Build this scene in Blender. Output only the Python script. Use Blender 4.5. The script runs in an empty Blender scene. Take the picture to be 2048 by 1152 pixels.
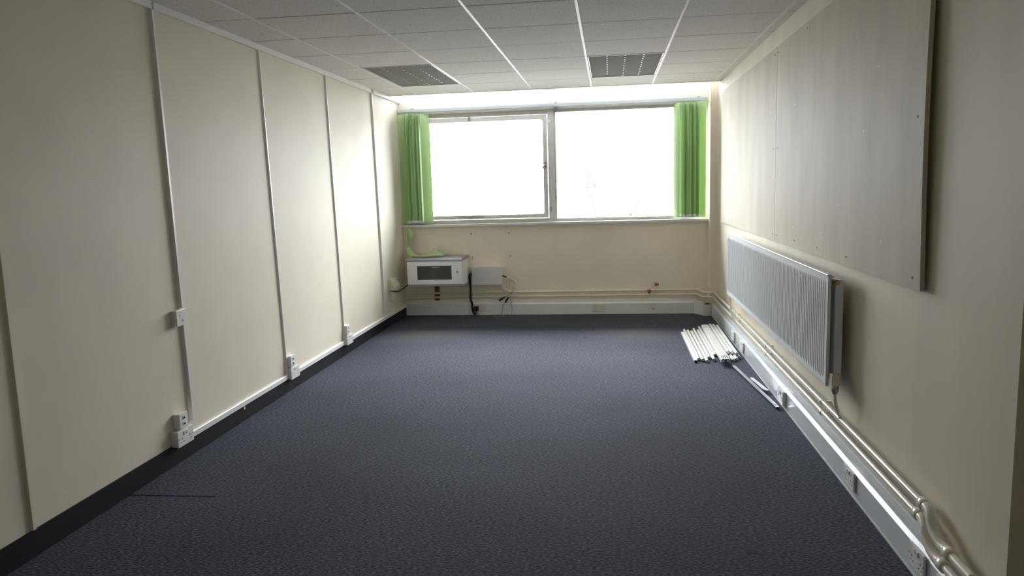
import bpy, bmesh, math, random
from mathutils import Vector, Matrix
random.seed(7)
SC = bpy.context.scene
COL = SC.collection

# ------------------------------------------------------------------ camera, sky, exposure
W, H, YB = 3.385, 2.375, 8.16          # room width, ceiling height, back wall (left wall X=0, floor Z=0)
cd = bpy.data.cameras.new('camera'); cam = bpy.data.objects.new('camera', cd); COL.objects.link(cam)
yaw, pitch, roll, FPX = 0.1314, 0.1346, -0.0289, 1500.19
_f = Vector((-math.sin(yaw)*math.cos(pitch), math.cos(yaw)*math.cos(pitch), -math.sin(pitch)))
_r = Vector((math.cos(yaw), math.sin(yaw), 0)); _u = _r.cross(_f)
_r2 = _r*math.cos(roll) + _u*math.sin(roll); _u2 = _u*math.cos(roll) - _r*math.sin(roll)
m = Matrix((_r2, _u2, -_f)).transposed().to_4x4(); m.translation = (2.2838, 0, 1.4047)
cam.matrix_world = m
cd.sensor_fit = 'HORIZONTAL'; cd.sensor_width = 36; cd.lens = FPX/2048*36; cd.clip_start = .02; cd.clip_end = 500
SC.camera = cam

SKY = 47.0
wd = bpy.data.worlds.new('overcast_sky'); SC.world = wd; wd.use_nodes = True
wn = wd.node_tree; bg = wn.nodes['Background']; bg.inputs[1].default_value = SKY
# overcast sky: zenith three times as bright as the horizon (standard overcast distribution)
wt = wn.nodes.new('ShaderNodeTexCoord'); wx = wn.nodes.new('ShaderNodeSeparateXYZ'); wn.links.new(wt.outputs['Generated'], wx.inputs[0])
wr_ = wn.nodes.new('ShaderNodeMapRange'); wr_.inputs[1].default_value = 0; wr_.inputs[2].default_value = 1; wr_.inputs[3].default_value = 1/3; wr_.inputs[4].default_value = 1; wn.links.new(wx.outputs['Z'], wr_.inputs[0])
ws = wn.nodes.new('ShaderNodeVectorMath'); ws.operation = 'SCALE'; ws.inputs[0].default_value = (.94, .97, 1); wn.links.new(wr_.outputs[0], ws.inputs['Scale']); wn.links.new(ws.outputs[0], bg.inputs[0])
# sampling portal over the window opening (gives off no light itself)
pl = bpy.data.lights.new('window_portal', 'AREA'); pl.shape = 'RECTANGLE'; pl.size = 3.3; pl.size_y = 1.94; pl.cycles.is_portal = True
po = bpy.data.objects.new('window_portal', pl); COL.objects.link(po); po.location = (1.66, 8.33, 1.98); po.rotation_euler = (math.radians(-90), 0, 0)

vs = SC.view_settings
vs.view_transform = 'Standard'; vs.look = 'None'; vs.gamma = 1; vs.use_curve_mapping = False; vs.exposure = 0.0
SC.cycles.max_bounces = 14; SC.cycles.diffuse_bounces = 9; SC.cycles.glossy_bounces = 4; SC.cycles.transparent_max_bounces = 12
SC.cycles.use_denoising = True
SC.cycles.caustics_reflective = False; SC.cycles.caustics_refractive = False

# ------------------------------------------------------------------ materials
def mat(name, col, rough=.5, spec=.5, metal=0., var=0., scale=8., stretch=(1, 1, 1), bump=0., bscale=60., coat=0., bdist=.002, fleck=0.):
    m = bpy.data.materials.new(name); m.use_nodes = True
    nt = m.node_tree; b = nt.nodes['Principled BSDF']
    b.inputs['Base Color'].default_value = (*col, 1); b.inputs['Roughness'].default_value = rough
    b.inputs['Specular IOR Level'].default_value = spec; b.inputs['Metallic'].default_value = metal
    b.inputs['Coat Weight'].default_value = coat; b.inputs['Coat Roughness'].default_value = .12
    g = nt.nodes.new('ShaderNodeNewGeometry'); mp = nt.nodes.new('ShaderNodeMapping'); mp.inputs['Scale'].default_value = stretch
    nt.links.new(g.outputs['Position'], mp.inputs['Vector'])
    n = nt.nodes.new('ShaderNodeTexNoise'); n.inputs['Scale'].default_value = scale; n.inputs['Detail'].default_value = 5
    nt.links.new(mp.outputs[0], n.inputs['Vector'])
    r = nt.nodes.new('ShaderNodeMapRange'); r.inputs[1].default_value = .3; r.inputs[2].default_value = .7
    r.inputs[3].default_value = 1-var; r.inputs[4].default_value = 1+var*.4
    nt.links.new(n.outputs[0], r.inputs[0])
    mx = nt.nodes.new('ShaderNodeVectorMath'); mx.operation = 'SCALE'; mx.inputs[0].default_value = col
    nt.links.new(r.outputs[0], mx.inputs['Scale']); nt.links.new(mx.outputs[0], b.inputs['Base Color'])
    if fleck:   # scattered pale paint chips
        vo = nt.nodes.new('ShaderNodeTexVoronoi'); vo.inputs['Scale'].default_value = 7; nt.links.new(g.outputs['Position'], vo.inputs['Vector'])
        fr_ = nt.nodes.new('ShaderNodeMapRange'); fr_.inputs[1].default_value = .055; fr_.inputs[2].default_value = .04; fr_.inputs[3].default_value = 0; fr_.inputs[4].default_value = fleck; nt.links.new(vo.outputs[0], fr_.inputs[0])
        fm = nt.nodes.new('ShaderNodeMix'); fm.data_type = 'RGBA'; nt.links.new(fr_.outputs[0], fm.inputs[0]); nt.links.new(mx.outputs[0], fm.inputs[6]); fm.inputs[7].default_value = (.9, .88, .84, 1); nt.links.new(fm.outputs[2], b.inputs['Base Color'])
    if bump:
        n2 = nt.nodes.new('ShaderNodeTexNoise'); n2.inputs['Scale'].default_value = bscale; n2.inputs['Detail'].default_value = 3
        nt.links.new(mp.outputs[0], n2.inputs['Vector'])
        bu = nt.nodes.new('ShaderNodeBump'); bu.inputs['Strength'].default_value = bump; bu.inputs['Distance'].default_value = bdist
        nt.links.new(n2.outputs[0], bu.inputs['Height']); nt.links.new(bu.outputs[0], b.inputs['Normal'])
    return m

CREAM = (.79, .73, .61)
M = {}
M['panel'] = mat('cream_wall_panel', (.79, .725, .615), .55, .2, var=.05, scale=3, bump=.05, bscale=25)
M['wall'] = mat('cream_wall_paint', (.89, .815, .675), .55, .4, var=.05, scale=4, bump=.08, bscale=40)
M['wall_r'] = mat('cream_wall_paint_streaked', (.78, .715, .60), .6, .2, var=.07, scale=3, stretch=(1, 1.4, .35), bump=.08, bscale=40)
M['board'] = mat('off_white_board_grubby', (.63, .57, .475), .62, .12, fleck=.7, var=.11, scale=3.2, stretch=(1, 1.8, .45), bump=.08, bscale=30)
M['board_edge'] = mat('board_edge', (.74, .72, .65), .6)
M['white'] = mat('white_plastic', (.83, .83, .81), .33, .5, var=.03, scale=10)
M['trunk'] = mat('white_trunking_blue_reflection', (.72, .76, .80), .2, .5, var=.05, scale=6, stretch=(1, .4, 1))  # white plastic with a bluish reflection mixed into its base colour
M['cream_plastic'] = mat('aged_cream_plastic', (.74, .69, .55), .4, var=.05)
M['pale_cream'] = mat('pale_cream_plastic', (.76, .735, .66), .4)
M['gloss_pipe'] = mat('gloss_cream_pipe_paint', (.83, .79, .69), .2, .6, var=.08, scale=12, coat=.4)
M['frame'] = mat('white_window_gloss_paint', (.70, .685, .66), .35, .5, var=.07, scale=14)
M['black'] = mat('black_skirting_vinyl', (.012, .012, .016), .5, .3, var=.3, scale=6)
M['black_rubber'] = mat('black_rubber', (.01, .01, .011), .5, .4)
M['dark'] = mat('dark_gap', (.02, .02, .022), .9, .1)
M['grey_cable'] = mat('grey_cable', (.22, .23, .27), .5)
M['white_cable'] = mat('white_cable', (.78, .75, .66), .4)
M['radiator'] = mat('radiator_enamel', (.80, .83, .86), .35, .5, var=.03)
M['radiator_in'] = mat('radiator_inner_enamel', (.70, .64, .52), .5, var=.08)
M['brass'] = mat('aged_brass', (.45, .30, .12), .35, .5, metal=.8)
M['metal'] = mat('grey_metal', (.42, .43, .45), .38, .5, metal=.8, var=.08, scale=30)
M['steel'] = mat('zinc_steel_strip', (.42, .47, .52), .35, .5, metal=.7, var=.12, scale=20)
M['red'] = mat('red_valve_handle', (.42, .07, .035), .45, var=.2, scale=60)
M['brown'] = mat('red_brown_wood', (.20, .075, .045), .6, var=.3, scale=20)
M['cabinet'] = mat('white_cabinet_enamel', (.90, .90, .90), .4, .5, var=.02)
M['cabinet_top'] = mat('grey_cabinet_shell', (.34, .35, .39), .45, var=.03)
M['smoked'] = mat('smoked_cabinet_glass', (.02, .02, .025), .12, .5)
M['box'] = mat('pale_grey_box_plastic', (.76, .74, .73), .5, var=.04)
M['tube'] = mat('white_tube_glass', (.88, .88, .86), .18, .5, var=.02)
M['cap'] = mat('aluminium_end_cap', (.75, .75, .76), .22, metal=.9)
M['louvre'] = mat('aluminium_louvre', (.66, .65, .64), .5, metal=.1)
M['housing'] = mat('luminaire_housing', (.5, .5, .5), .5)
M['tee'] = mat('white_ceiling_tee', (.86, .85, .82), .4, .5)
M['plaster'] = mat('white_plaster', (.70, .70, .69), .7, .3, var=.03)
M['rail'] = mat('pale_grey_blind_rail', (.46, .48, .50), .4)
M['blade'] = mat('dull_reflector_blade', (.20, .20, .20), .6, .2)
M['ground'] = mat('outdoor_paving', (.12, .12, .11), .8)
M['render'] = mat('pale_render', (.86, .86, .86), .8, var=.03)
M['roof'] = mat('dark_roof_edge', (.05, .045, .045), .7, var=.1)
M['glassfar'] = mat('far_window_glass', (.50, .58, .70), .3)
M['bark'] = mat('bare_bark', (.06, .052, .047), .8)

def carpet():
    m = bpy.data.materials.new('charcoal_loop_carpet'); m.use_nodes = True; nt = m.node_tree; b = nt.nodes['Principled BSDF']
    N = nt.nodes.new; L = nt.links.new
    b.inputs['Roughness'].default_value = .9; b.inputs['Specular IOR Level'].default_value = .15
    b.inputs['Sheen Weight'].default_value = .07; b.inputs['Sheen Roughness'].default_value = .4; b.inputs['Sheen Tint'].default_value = (.8, .88, 1, 1)
    g = N('ShaderNodeNewGeometry')
    def noise(scale, st, det=2):
        mp = N('ShaderNodeMapping'); mp.inputs['Scale'].default_value = st; L(g.outputs['Position'], mp.inputs[0])
        n = N('ShaderNodeTexNoise'); n.inputs['Scale'].default_value = scale; n.inputs['Detail'].default_value = det; L(mp.outputs[0], n.inputs['Vector']); return n
    fine = noise(150, (.45, 1.25, 1), 3)
    r1 = N('ShaderNodeValToRGB'); r1.color_ramp.elements[0].position = .34; r1.color_ramp.elements[0].color = (.009, .010, .013, 1)
    r1.color_ramp.elements[1].position = .80; r1.color_ramp.elements[1].color = (.22, .23, .26, 1)
    e = r1.color_ramp.elements.new(.53); e.color = (.048, .053, .082, 1)
    L(fine.outputs[0], r1.inputs[0])
    big = noise(.9, (1, 1, 1), 3)
    r2 = N('ShaderNodeMapRange'); r2.inputs[1].default_value = .3; r2.inputs[2].default_value = .72; r2.inputs[3].default_value = .82; r2.inputs[4].default_value = 1.3
    L(big.outputs[0], r2.inputs[0])
    v = N('ShaderNodeVectorMath'); v.operation = 'SCALE'; L(r1.outputs[0], v.inputs[0]); L(r2.outputs[0], v.inputs['Scale'])
    # small dark spill marks
    sp = noise(5.5, (1, 1, 1), 1); r3 = N('ShaderNodeMapRange'); r3.inputs[1].default_value = .76; r3.inputs[2].default_value = .80; r3.inputs[3].default_value = 1; r3.inputs[4].default_value = .55
    L(sp.outputs[0], r3.inputs[0])
    v2 = N('ShaderNodeVectorMath'); v2.operation = 'SCALE'; L(v.outputs[0], v2.inputs[0]); L(r3.outputs[0], v2.inputs['Scale'])
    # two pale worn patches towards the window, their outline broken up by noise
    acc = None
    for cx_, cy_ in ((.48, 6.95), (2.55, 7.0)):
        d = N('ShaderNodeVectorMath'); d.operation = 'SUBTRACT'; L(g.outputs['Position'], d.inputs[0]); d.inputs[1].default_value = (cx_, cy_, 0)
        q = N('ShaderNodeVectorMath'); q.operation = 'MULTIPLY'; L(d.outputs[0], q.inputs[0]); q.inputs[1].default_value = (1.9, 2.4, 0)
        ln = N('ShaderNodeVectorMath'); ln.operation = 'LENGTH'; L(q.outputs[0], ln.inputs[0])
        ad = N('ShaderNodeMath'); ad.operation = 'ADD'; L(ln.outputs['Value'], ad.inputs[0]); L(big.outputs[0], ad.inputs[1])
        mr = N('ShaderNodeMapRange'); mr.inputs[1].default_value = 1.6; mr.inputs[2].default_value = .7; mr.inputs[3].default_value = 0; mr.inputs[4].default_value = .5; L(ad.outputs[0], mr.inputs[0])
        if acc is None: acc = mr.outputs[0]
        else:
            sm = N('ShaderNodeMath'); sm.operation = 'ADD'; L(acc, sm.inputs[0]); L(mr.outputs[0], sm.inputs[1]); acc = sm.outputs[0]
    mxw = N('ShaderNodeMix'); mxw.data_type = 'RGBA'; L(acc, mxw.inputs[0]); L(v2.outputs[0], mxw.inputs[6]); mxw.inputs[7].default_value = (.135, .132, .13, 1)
    L(mxw.outputs[2], b.inputs['Base Color'])
    bu = N('ShaderNodeBump'); bu.inputs['Strength'].default_value = .8; bu.inputs['Distance'].default_value = .004; L(fine.outputs[0], bu.inputs['Height']); L(bu.outputs[0], b.inputs['Normal'])
    return m
M['carpet'] = carpet()

def tilemat():
    m = bpy.data.materials.new('fissured_ceiling_tile'); m.use_nodes = True; nt = m.node_tree; b = nt.nodes['Principled BSDF']
    N = nt.nodes.new; L = nt.links.new
    b.inputs['Roughness'].default_value = .9; b.inputs['Specular IOR Level'].default_value = .15
    g = N('ShaderNodeNewGeometry')
    n = N('ShaderNodeTexNoise'); n.inputs['Scale'].default_value = 120; n.inputs['Detail'].default_value = 2; L(g.outputs['Position'], n.inputs['Vector'])
    r = N('ShaderNodeValToRGB'); r.color_ramp.elements[0].position = .30; r.color_ramp.elements[0].color = (.40, .38, .36, 1)
    r.color_ramp.elements[1].position = .42; r.color_ramp.elements[1].color = (.84, .81, .785, 1); L(n.outputs[0], r.inputs[0])
    v = N('ShaderNodeTexVoronoi'); v.inputs['Scale'].default_value = 22; L(g.outputs['Position'], v.inputs['Vector'])
    r2 = N('ShaderNodeMapRange'); r2.inputs[1].default_value = .05; r2.inputs[2].default_value = .09; r2.inputs[3].default_value = .5; r2.inputs[4].default_value = 1; L(v.outputs[0], r2.inputs[0])
    s = N('ShaderNodeVectorMath'); s.operation = 'SCALE'; L(r.outputs[0], s.inputs[0]); L(r2.outputs[0], s.inputs['Scale']); L(s.outputs[0], b.inputs['Base Color'])
    bu = N('ShaderNodeBump'); bu.inputs['Strength'].default_value = .4; bu.inputs['Distance'].default_value = .002; L(n.outputs[0], bu.inputs['Height']); L(bu.outputs[0], b.inputs['Normal'])
    return m
M['tile'] = tilemat()

def fabric(name, col, tcol):
    m = bpy.data.materials.new(name); m.use_nodes = True; nt = m.node_tree; N = nt.nodes.new; L = nt.links.new
    out = nt.nodes['Material Output']; b = nt.nodes['Principled BSDF']; b.inputs['Roughness'].default_value = .75; b.inputs['Specular IOR Level'].default_value = .2
    g = N('ShaderNodeNewGeometry'); n = N('ShaderNodeTexNoise'); n.inputs['Scale'].default_value = 300; L(g.outputs['Position'], n.inputs['Vector'])
    r = N('ShaderNodeMapRange'); r.inputs[3].default_value = .85; r.inputs[4].default_value = 1.1; L(n.outputs[0], r.inputs[0])
    v = N('ShaderNodeVectorMath'); v.operation = 'SCALE'; v.inputs[0].default_value = col; L(r.outputs[0], v.inputs['Scale']); L(v.outputs[0], b.inputs['Base Color'])
    t = N('ShaderNodeBsdfTranslucent'); t.inputs[0].default_value = (*tcol, 1)
    mx = N('ShaderNodeMixShader'); mx.inputs[0].default_value = .22; L(b.outputs[0], mx.inputs[1]); L(t.outputs[0], mx.inputs[2]); L(mx.outputs[0], out.inputs[0])
    return m
M['green'] = fabric('lime_green_blind_fabric', (.62, .80, .46), (.46, .62, .27))

def glass():
    m = bpy.data.materials.new('clear_window_glass'); m.use_nodes = True; nt = m.node_tree; N = nt.nodes.new; L = nt.links.new
    nt.nodes.remove(nt.nodes['Principled BSDF']); out = nt.nodes['Material Output']
    t = N('ShaderNodeBsdfTransparent'); t.inputs[0].default_value = (.97, .98, .98, 1)
    g = N('ShaderNodeBsdfGlossy'); g.inputs['Roughness'].default_value = .02
    f = N('ShaderNodeFresnel'); f.inputs[0].default_value = 1.25
    mx = N('ShaderNodeMixShader'); L(f.outputs[0], mx.inputs[0]); L(t.outputs[0], mx.inputs[1]); L(g.outputs[0], mx.inputs[2]); L(mx.outputs[0], out.inputs[0])
    return m
M['glass'] = glass()

# ------------------------------------------------------------------ mesh helpers
class MB:
    """collects shapes in world coordinates; build() links them as one mesh object"""
    def __init__(s): s.v = []; s.f = []; s.sm = []
    def add(s, vs, fs, smooth=False):
        o = len(s.v); s.v += [tuple(p) for p in vs]; s.f += [tuple(i+o for i in f) for f in fs]; s.sm += [smooth]*len(fs); return s
    def box(s, x0, x1, y0, y1, z0, z1, bev=0):
        bm = bmesh.new(); bmesh.ops.create_cube(bm, size=1)
        for v in bm.verts: v.co = ((x0+x1)/2+v.co.x*(x1-x0), (y0+y1)/2+v.co.y*(y1-y0), (z0+z1)/2+v.co.z*(z1-z0))
        if bev: bmesh.ops.bevel(bm, geom=bm.edges[:], offset=bev, segments=2, profile=.6, affect='EDGES')
        return s.bm(bm)
    def bm(s, bm, smooth=False):
        bm.verts.index_update(); s.add([v.co[:] for v in bm.verts], [[v.index for v in f.verts] for f in bm.faces], smooth); bm.free(); return s
    def prism(s, prof, axis, a, b):
        """prof: list of 2D points (counter to the axis), extruded along axis 0/1/2 from a to b"""
        n = len(prof); vs = []
        for t in (a, b):
            for p in prof:
                q = list(p); q.insert(axis, t); vs.append(q)
        fs = [(i, (i+1) % n, n+(i+1) % n, n+i) for i in range(n)]+[tuple(range(n))[::-1], tuple(range(n, 2*n))]
        bm = bmesh.new(); vv = [bm.verts.new(p) for p in vs]
        for f in fs: bm.faces.new([vv[i] for i in f])
        bmesh.ops.recalc_face_normals(bm, faces=bm.faces[:]); return s.bm(bm)
    def tube(s, pts, r, n=10, cap=True):
        P = [Vector(p) for p in pts]; R = r if isinstance(r, (list, tuple)) else [r]*len(P)
        up = None; vs = []
        for i, p in enumerate(P):
            t = (P[min(i+1, len(P)-1)]-P[max(i-1, 0)]).normalized()
            if up is None:
                up = Vector((0, 0, 1)) if abs(t.z) < .9 else Vector((1, 0, 0))
            a = (up-t*up.dot(t)).normalized(); up = a; c = t.cross(a)
            for k in range(n):
                th = 2*math.pi*k/n; vs.append(p+(a*math.cos(th)+c*math.sin(th))*R[i])
        fs = [(i*n+k, i*n+(k+1) % n, (i+1)*n+(k+1) % n, (i+1)*n+k) for i in range(len(P)-1) for k in range(n)]
        s.add(vs, fs, True)
        if cap:
            o = len(P)*n; s.add(vs[:n], [tuple(range(n))[::-1]]); s.add(vs[-n:], [tuple(range(n))])
        return s
    def cyl(s, a, b, r, n=14): return s.tube([a, b], r, n)
    def build(s, name, mt, parent=None, loc=None):
        me = bpy.data.meshes.new(name)
        off = Vector((0, 0, 0))
        if parent is not None: off = Vector(parent.get('_o', (0, 0, 0)))
        elif loc is not None: off = Vector(loc)
        me.from_pydata([tuple(Vector(v)-off) for v in s.v], [], s.f); me.validate()
        me.polygons.foreach_set('use_smooth', s.sm if len(s.sm) == len(me.polygons) else [False]*len(me.polygons))
        me.materials.append(M[mt]); me.update()
        o = bpy.data.objects.new(name, me); COL.objects.link(o)
        if parent is not None: o.parent = parent
        elif loc is not None: o.location = loc
        o['_o'] = tuple(off)
        return o

def tag(o, label, cat, group=None, kind=None):
    o['label'] = label; o['category'] = cat
    if group: o['group'] = group
    if kind: o['kind'] = kind
    return o
def thing(name, loc, label, cat, group=None, kind=None):
    o = bpy.data.objects.new(name, None); COL.objects.link(o); o.location = loc; o.empty_display_size = .05; o['_o'] = tuple(loc)
    return tag(o, label, cat, group, kind)
def place(name, me, parent, loc, rot=(0, 0, 0)):
    o = bpy.data.objects.new(name, me); COL.objects.link(o); o.parent = parent
    o.location = Vector(loc)-Vector(parent['_o']); o.rotation_euler = rot; o['_o'] = (0, 0, 0); return o
def bx(*a, bev=0): return MB().box(*a, bev=bev)
def smoothpath(pts, sub=6):
    P = [Vector(p) for p in pts]; out = []
    for i in range(len(P)-1):
        p0 = P[max(i-1, 0)]; p1 = P[i]; p2 = P[i+1]; p3 = P[min(i+2, len(P)-1)]
        for k in range(sub):
            t = k/sub
            out.append(.5*((2*p1)+(p2-p0)*t+(2*p0-5*p1+4*p2-p3)*t*t+(3*p1-p0-3*p2+p3)*t**3))
    out.append(P[-1]); return out

# ------------------------------------------------------------------ the room shell
Y0 = -1.6; ZT = 2.95; XR = W+.35; YE = 2.15
fl = bx(-.12, XR+.12, Y0, 8.4, -.1, 0).build('floor', 'carpet'); tag(fl, 'charcoal grey loop-pile carpet covering the whole floor', 'floor', kind='structure')
seam = MB().prism([(.0, 3.140), (.2, 3.146), (.43, 3.150), (.43, 3.155), (.2, 3.153), (.0, 3.150)], 2, -.001, .0012).build('carpet_seam', 'dark', fl); seam['label'] = 'dark open seam in the carpet'

# left wall: backing slab, wall panels with joints, cover strips
wl = bx(-.14, -.014, Y0, 8.4, 0, ZT).build('wall_left', 'dark'); tag(wl, 'cream panelled partition wall on the left with vertical cover strips', 'wall', kind='structure')
J = [(2.551, 2.551), (3.713, 3.662), (4.939, 4.842), (6.115, 6.021), (7.301, 7.218)]   # joint Y at floor, at ceiling
def jy(j, z): return j[0]+(j[1]-j[0])*(z-.13)/2.21
edges = [(Y0, Y0), (.15, .15), (1.35, 1.35)]+[(jy(j, 0), jy(j, ZT)) for j in J]+[(8.4, 8.4)]
for a, b in zip(edges[:-1], edges[1:]):
    g = .0015
    MB().prism([(a[0]+g, 0), (b[0]-g, 0), (b[1]-g, ZT), (a[1]+g, ZT)], 0, -.012, 0).build('wall_panel', 'panel', wl)
def strip(j, w, d, z0, z1, mt='white'):
    a0, a1 = jy(j, z0), jy(j, z1)
    s = MB(); q = [(a0-w/2, z0), (a0+w/2, z0), (a1+w/2, z1), (a1-w/2, z1)]; c = .25*w
    vs = [(0, *p) for p in q]+[(d, q[0][0]+c, z0), (d, q[1][0]-c, z0), (d, q[2][0]-c, z1), (d, q[3][0]+c, z1)]
    s.add(vs, [(0, 1, 5, 4), (1, 2, 6, 5), (2, 3, 7, 6), (3, 0, 4, 7), (4, 5, 6, 7)]); return s
strip(J[0], .030, .012, .11, 2.338).build('cover_strip', 'panel', wl)
strip(J[2], .024, .013, .131, 2.338).build('cover_strip', 'white', wl)
strip(J[3], .022, .013, .131, 2.338).build('cover_strip', 'white', wl)
strip(J[4], .030, .018, .131, 2.36).build('cover_strip', 'white', wl)
# scuffs where paint has chipped off the panels
for (y, z, w, h) in [(4.232, 1.842, .016, .012), (4.30, 1.836, .10, .003), (4.30, 1.50, .05, .003), (3.10, 1.49, .05, .003)]:
    bx(0, .0008, y-w/2, y+w/2, z-h/2, z+h/2).build('paint_chip', 'plaster', wl)
bb = MB().box(0, .006, Y0, 3.66, 0, .108).box(0, .006, 3.66, 8.11, 0, .097).build('baseboard_left', 'black'); tag(bb, 'black vinyl skirting strip along the foot of the left wall', 'skirting', kind='structure')
bx(.0, .010, 4.285, 4.300, .072, .098).build('broken_clip', 'white', bb)
rail = MB().prism([(0, .098), (.017, .098), (.017, .126), (.012, .131), (0, .131)], 1, 3.66, 8.11).build('trim_1', 'white'); tag(rail, 'thin white plastic cable trunking above the black skirting on left wall', 'trunking', kind='structure')
tr = thing('trim_2', (0, 3, 2.338), 'white painted edge trim between left wall panels and ceiling tiles', 'trim', kind='structure')
for a, b in ((Y0, 3.655), (3.672, 7.18), (7.255, 8.2)):
    MB().prism([(0, 2.338), (.022, 2.338), (.022, 2.3745), (0, 2.3745)], 1, a, b).build('trim_length', 'tee', tr)

# back wall below and around the window
wb = thing('wall_back', (1.7, YB, 0), 'cream lower wall beneath the window at the far end', 'wall', kind='structure')
bx(0, W, YB, 8.40, 0, .99).build('lower_wall', 'wall', wb)
pil = bx(3.316, W, 8.0, 8.40, 0, ZT).build('corner_pillar', 'wall', wb)
bx(0, W, 8.20, 8.40, ZT-.02, ZT+.1).build('lintel', 'plaster', wb)
for x, z in ((.769, .899), (1.187, .901), (.773, .638), (1.193, .646)):
    MB().cyl((x, YB+.001, z), (x, YB-.004, z), .006, 10).build('wall_plug', 'dark', wb)
# faded board outline between the wall plugs
bx(.78, 1.18, YB-.0025, YB, .60, .975).build('patch_panel', 'wall', wb)

wr = bx(W, XR, YE, 8.40, 0, ZT).build('wall_right', 'wall_r'); tag(wr, 'cream painted plaster wall on the right above the pipes', 'wall', kind='structure')
w4 = MB().box(XR, XR+.12, Y0, YE, 0, ZT).build('wall_recess', 'wall'); tag(w4, 'cream wall of the recess beside the camera, past the right wall corner', 'wall', kind='structure')
wf = bx(-.14, XR+.12, Y0-.12, Y0, 0, ZT).build('wall_front', 'wall'); tag(wf, 'cream wall behind the viewpoint', 'wall', kind='structure')

# ------------------------------------------------------------------ suspended ceiling
YC = 7.85
ce = MB().box(-.14, XR+.12, Y0, YC-.02, 2.402, 2.43).build('ceiling', 'dark'); tag(ce, 'suspended ceiling of speckled square tiles on white tees', 'ceiling', kind='structure')
bx(-.0, W, YC-.02, YC, H+.005, ZT).build('bulkhead', 'plaster', ce)
bx(-.14, XR, YC-.3, 8.4, ZT, ZT+.1).build('slab', 'plaster', ce)
bx(W, XR, Y0, YE, H, H+.02).build('recess_soffit', 'plaster', ce)
XT = [.319, .919, 1.519, 2.119, 2.719, 3.319]
for x in XT:
    bx(x-.008, x+.008, Y0, 7.757, H-.003, H+.02).build('tee_bar', 'tee', ce)
MB().box(.0, W, 7.757, YC, H-.001, H+.006).box(.0, W, 7.754, 7.758, H-.004, H+.01).build('edge_strip', 'tee', ce)
cx = [0]+XT+[W]; tm = {}
for r in range(16):
    y1 = 7.752-.6*r; y0 = y1-.6
    if y0 < Y0: y0 = Y0
    for i in range(7):
        if r in (1, 2) and i in (1, 4): continue
        a = cx[i]+(.007 if i else .0); b = cx[i+1]-(.007 if i < 6 else .0)
        key = (round(b-a, 3), round(y1-y0, 3))
        if key not in tm:
            hx, hy = (b-a)/2-.001, (y1-y0)/2-.0066
            o = bx(-hx, hx, -hy, hy, 0, .018, bev=.0015); me = bpy.data.meshes.new('ceiling_tile'); me.from_pydata(o.v, [], o.f); me.materials.append(M['tile']); tm[key] = me
        o = place('ceiling_tile', tm[key], ce, ((a+b)/2, (y0+y1)/2, H+random.uniform(-.0006, .0008))); o.rotation_euler = (random.uniform(-.001, .001), random.uniform(-.001, .001), 0)
    # cross tees sit up in the joint
    if r: bx(0, W, y1-.002, y1+.002, H+.0172, H+.0245).build('cross_tee', 'housing', ce)
# concrete bay side at left top is part of the wall panels; soffit closes the light well

def luminaire(x0, x1, label):
    y0, y1 = 7.152-1.2, 7.152
    t = thing('ceiling_light', ((x0+x1)/2, (y0+y1)/2, H), label, 'ceiling light', 'recessed louvre ceiling lights')
    x0 += .012; x1 -= .012; y0 += .004; y1 -= .004
    h = MB().box(x0, x1, y0, y1, H+.10, H+.105)
    h.box(x0, x0+.004, y0, y1, H, H+.1).box(x1-.004, x1, y0, y1, H, H+.1).box(x0, x1, y0, y0+.004, H, H+.1).box(x0, x1, y1-.004, y1, H, H+.1)
    h.build('housing', 'housing', t)
    MB().box(x0, x1, y0, y0+.008, H-.003, H).box(x0, x1, y1-.012, y1, H-.003, H).box(x0, x0+.008, y0, y1, H-.003, H).box(x1-.008, x1, y0, y1, H-.003, H).build('rim', 'tee', t)
    n = 4; wdt = (x1-x0-.016)/n
    for k in range(1, n):
        xx = x0+.008+wdt*k
        MB().prism([(xx-.002, H+.014), (xx+.002, H+.014), (xx+.003, H+.045), (xx-.003, H+.045)], 1, y0+.008, y1-.012).build('reflector_blade', 'blade', t)
    nb = 30
    me = None
    for k in range(nb):
        yy = y0+.02+(y1-y0-.04)*k/(nb-1)
        if me is None:
            p = MB().prism([(-.001, .003), (.001, .003), (.0035, .042), (-.0035, .042)], 0, -(x1-x0)/2+.008, (x1-x0)/2-.008)
            me = bpy.data.meshes.new('louvre_blade'); me.from_pydata(p.v, [], p.f); me.materials.append(M['louvre'])
        place('louvre_blade', me, t, ((x0+x1)/2, yy, H))
    for k in range(n):
        xx = x0+.008+wdt*(k+.5)
        MB().cyl((xx, y0+.01, H+.075), (xx, y1-.01, H+.075), .013, 10).build('lamp_tube', 'tube', t)
        # bright metal nibs modelled in place of highlights where the blades meet
    for k in range(1, n):
        xx = x0+.008+wdt*k; s = MB()
        for q in range(12):
            yy = y0+.05+(y1-y0-.1)*q/11; s.box(xx-.005, xx+.005, yy-.004, yy+.004, H-.001, H+.003)
        c = s.build('blade_glints', 'cap', t); c['kind'] = 'stuff'
    return t
luminaire(.319, .919, 'unlit grey louvre ceiling light on the left, nearer the panelled wall')
luminaire(2.119, 2.719, 'unlit grey louvre ceiling light on the right, nearer the radiator wall')

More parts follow.
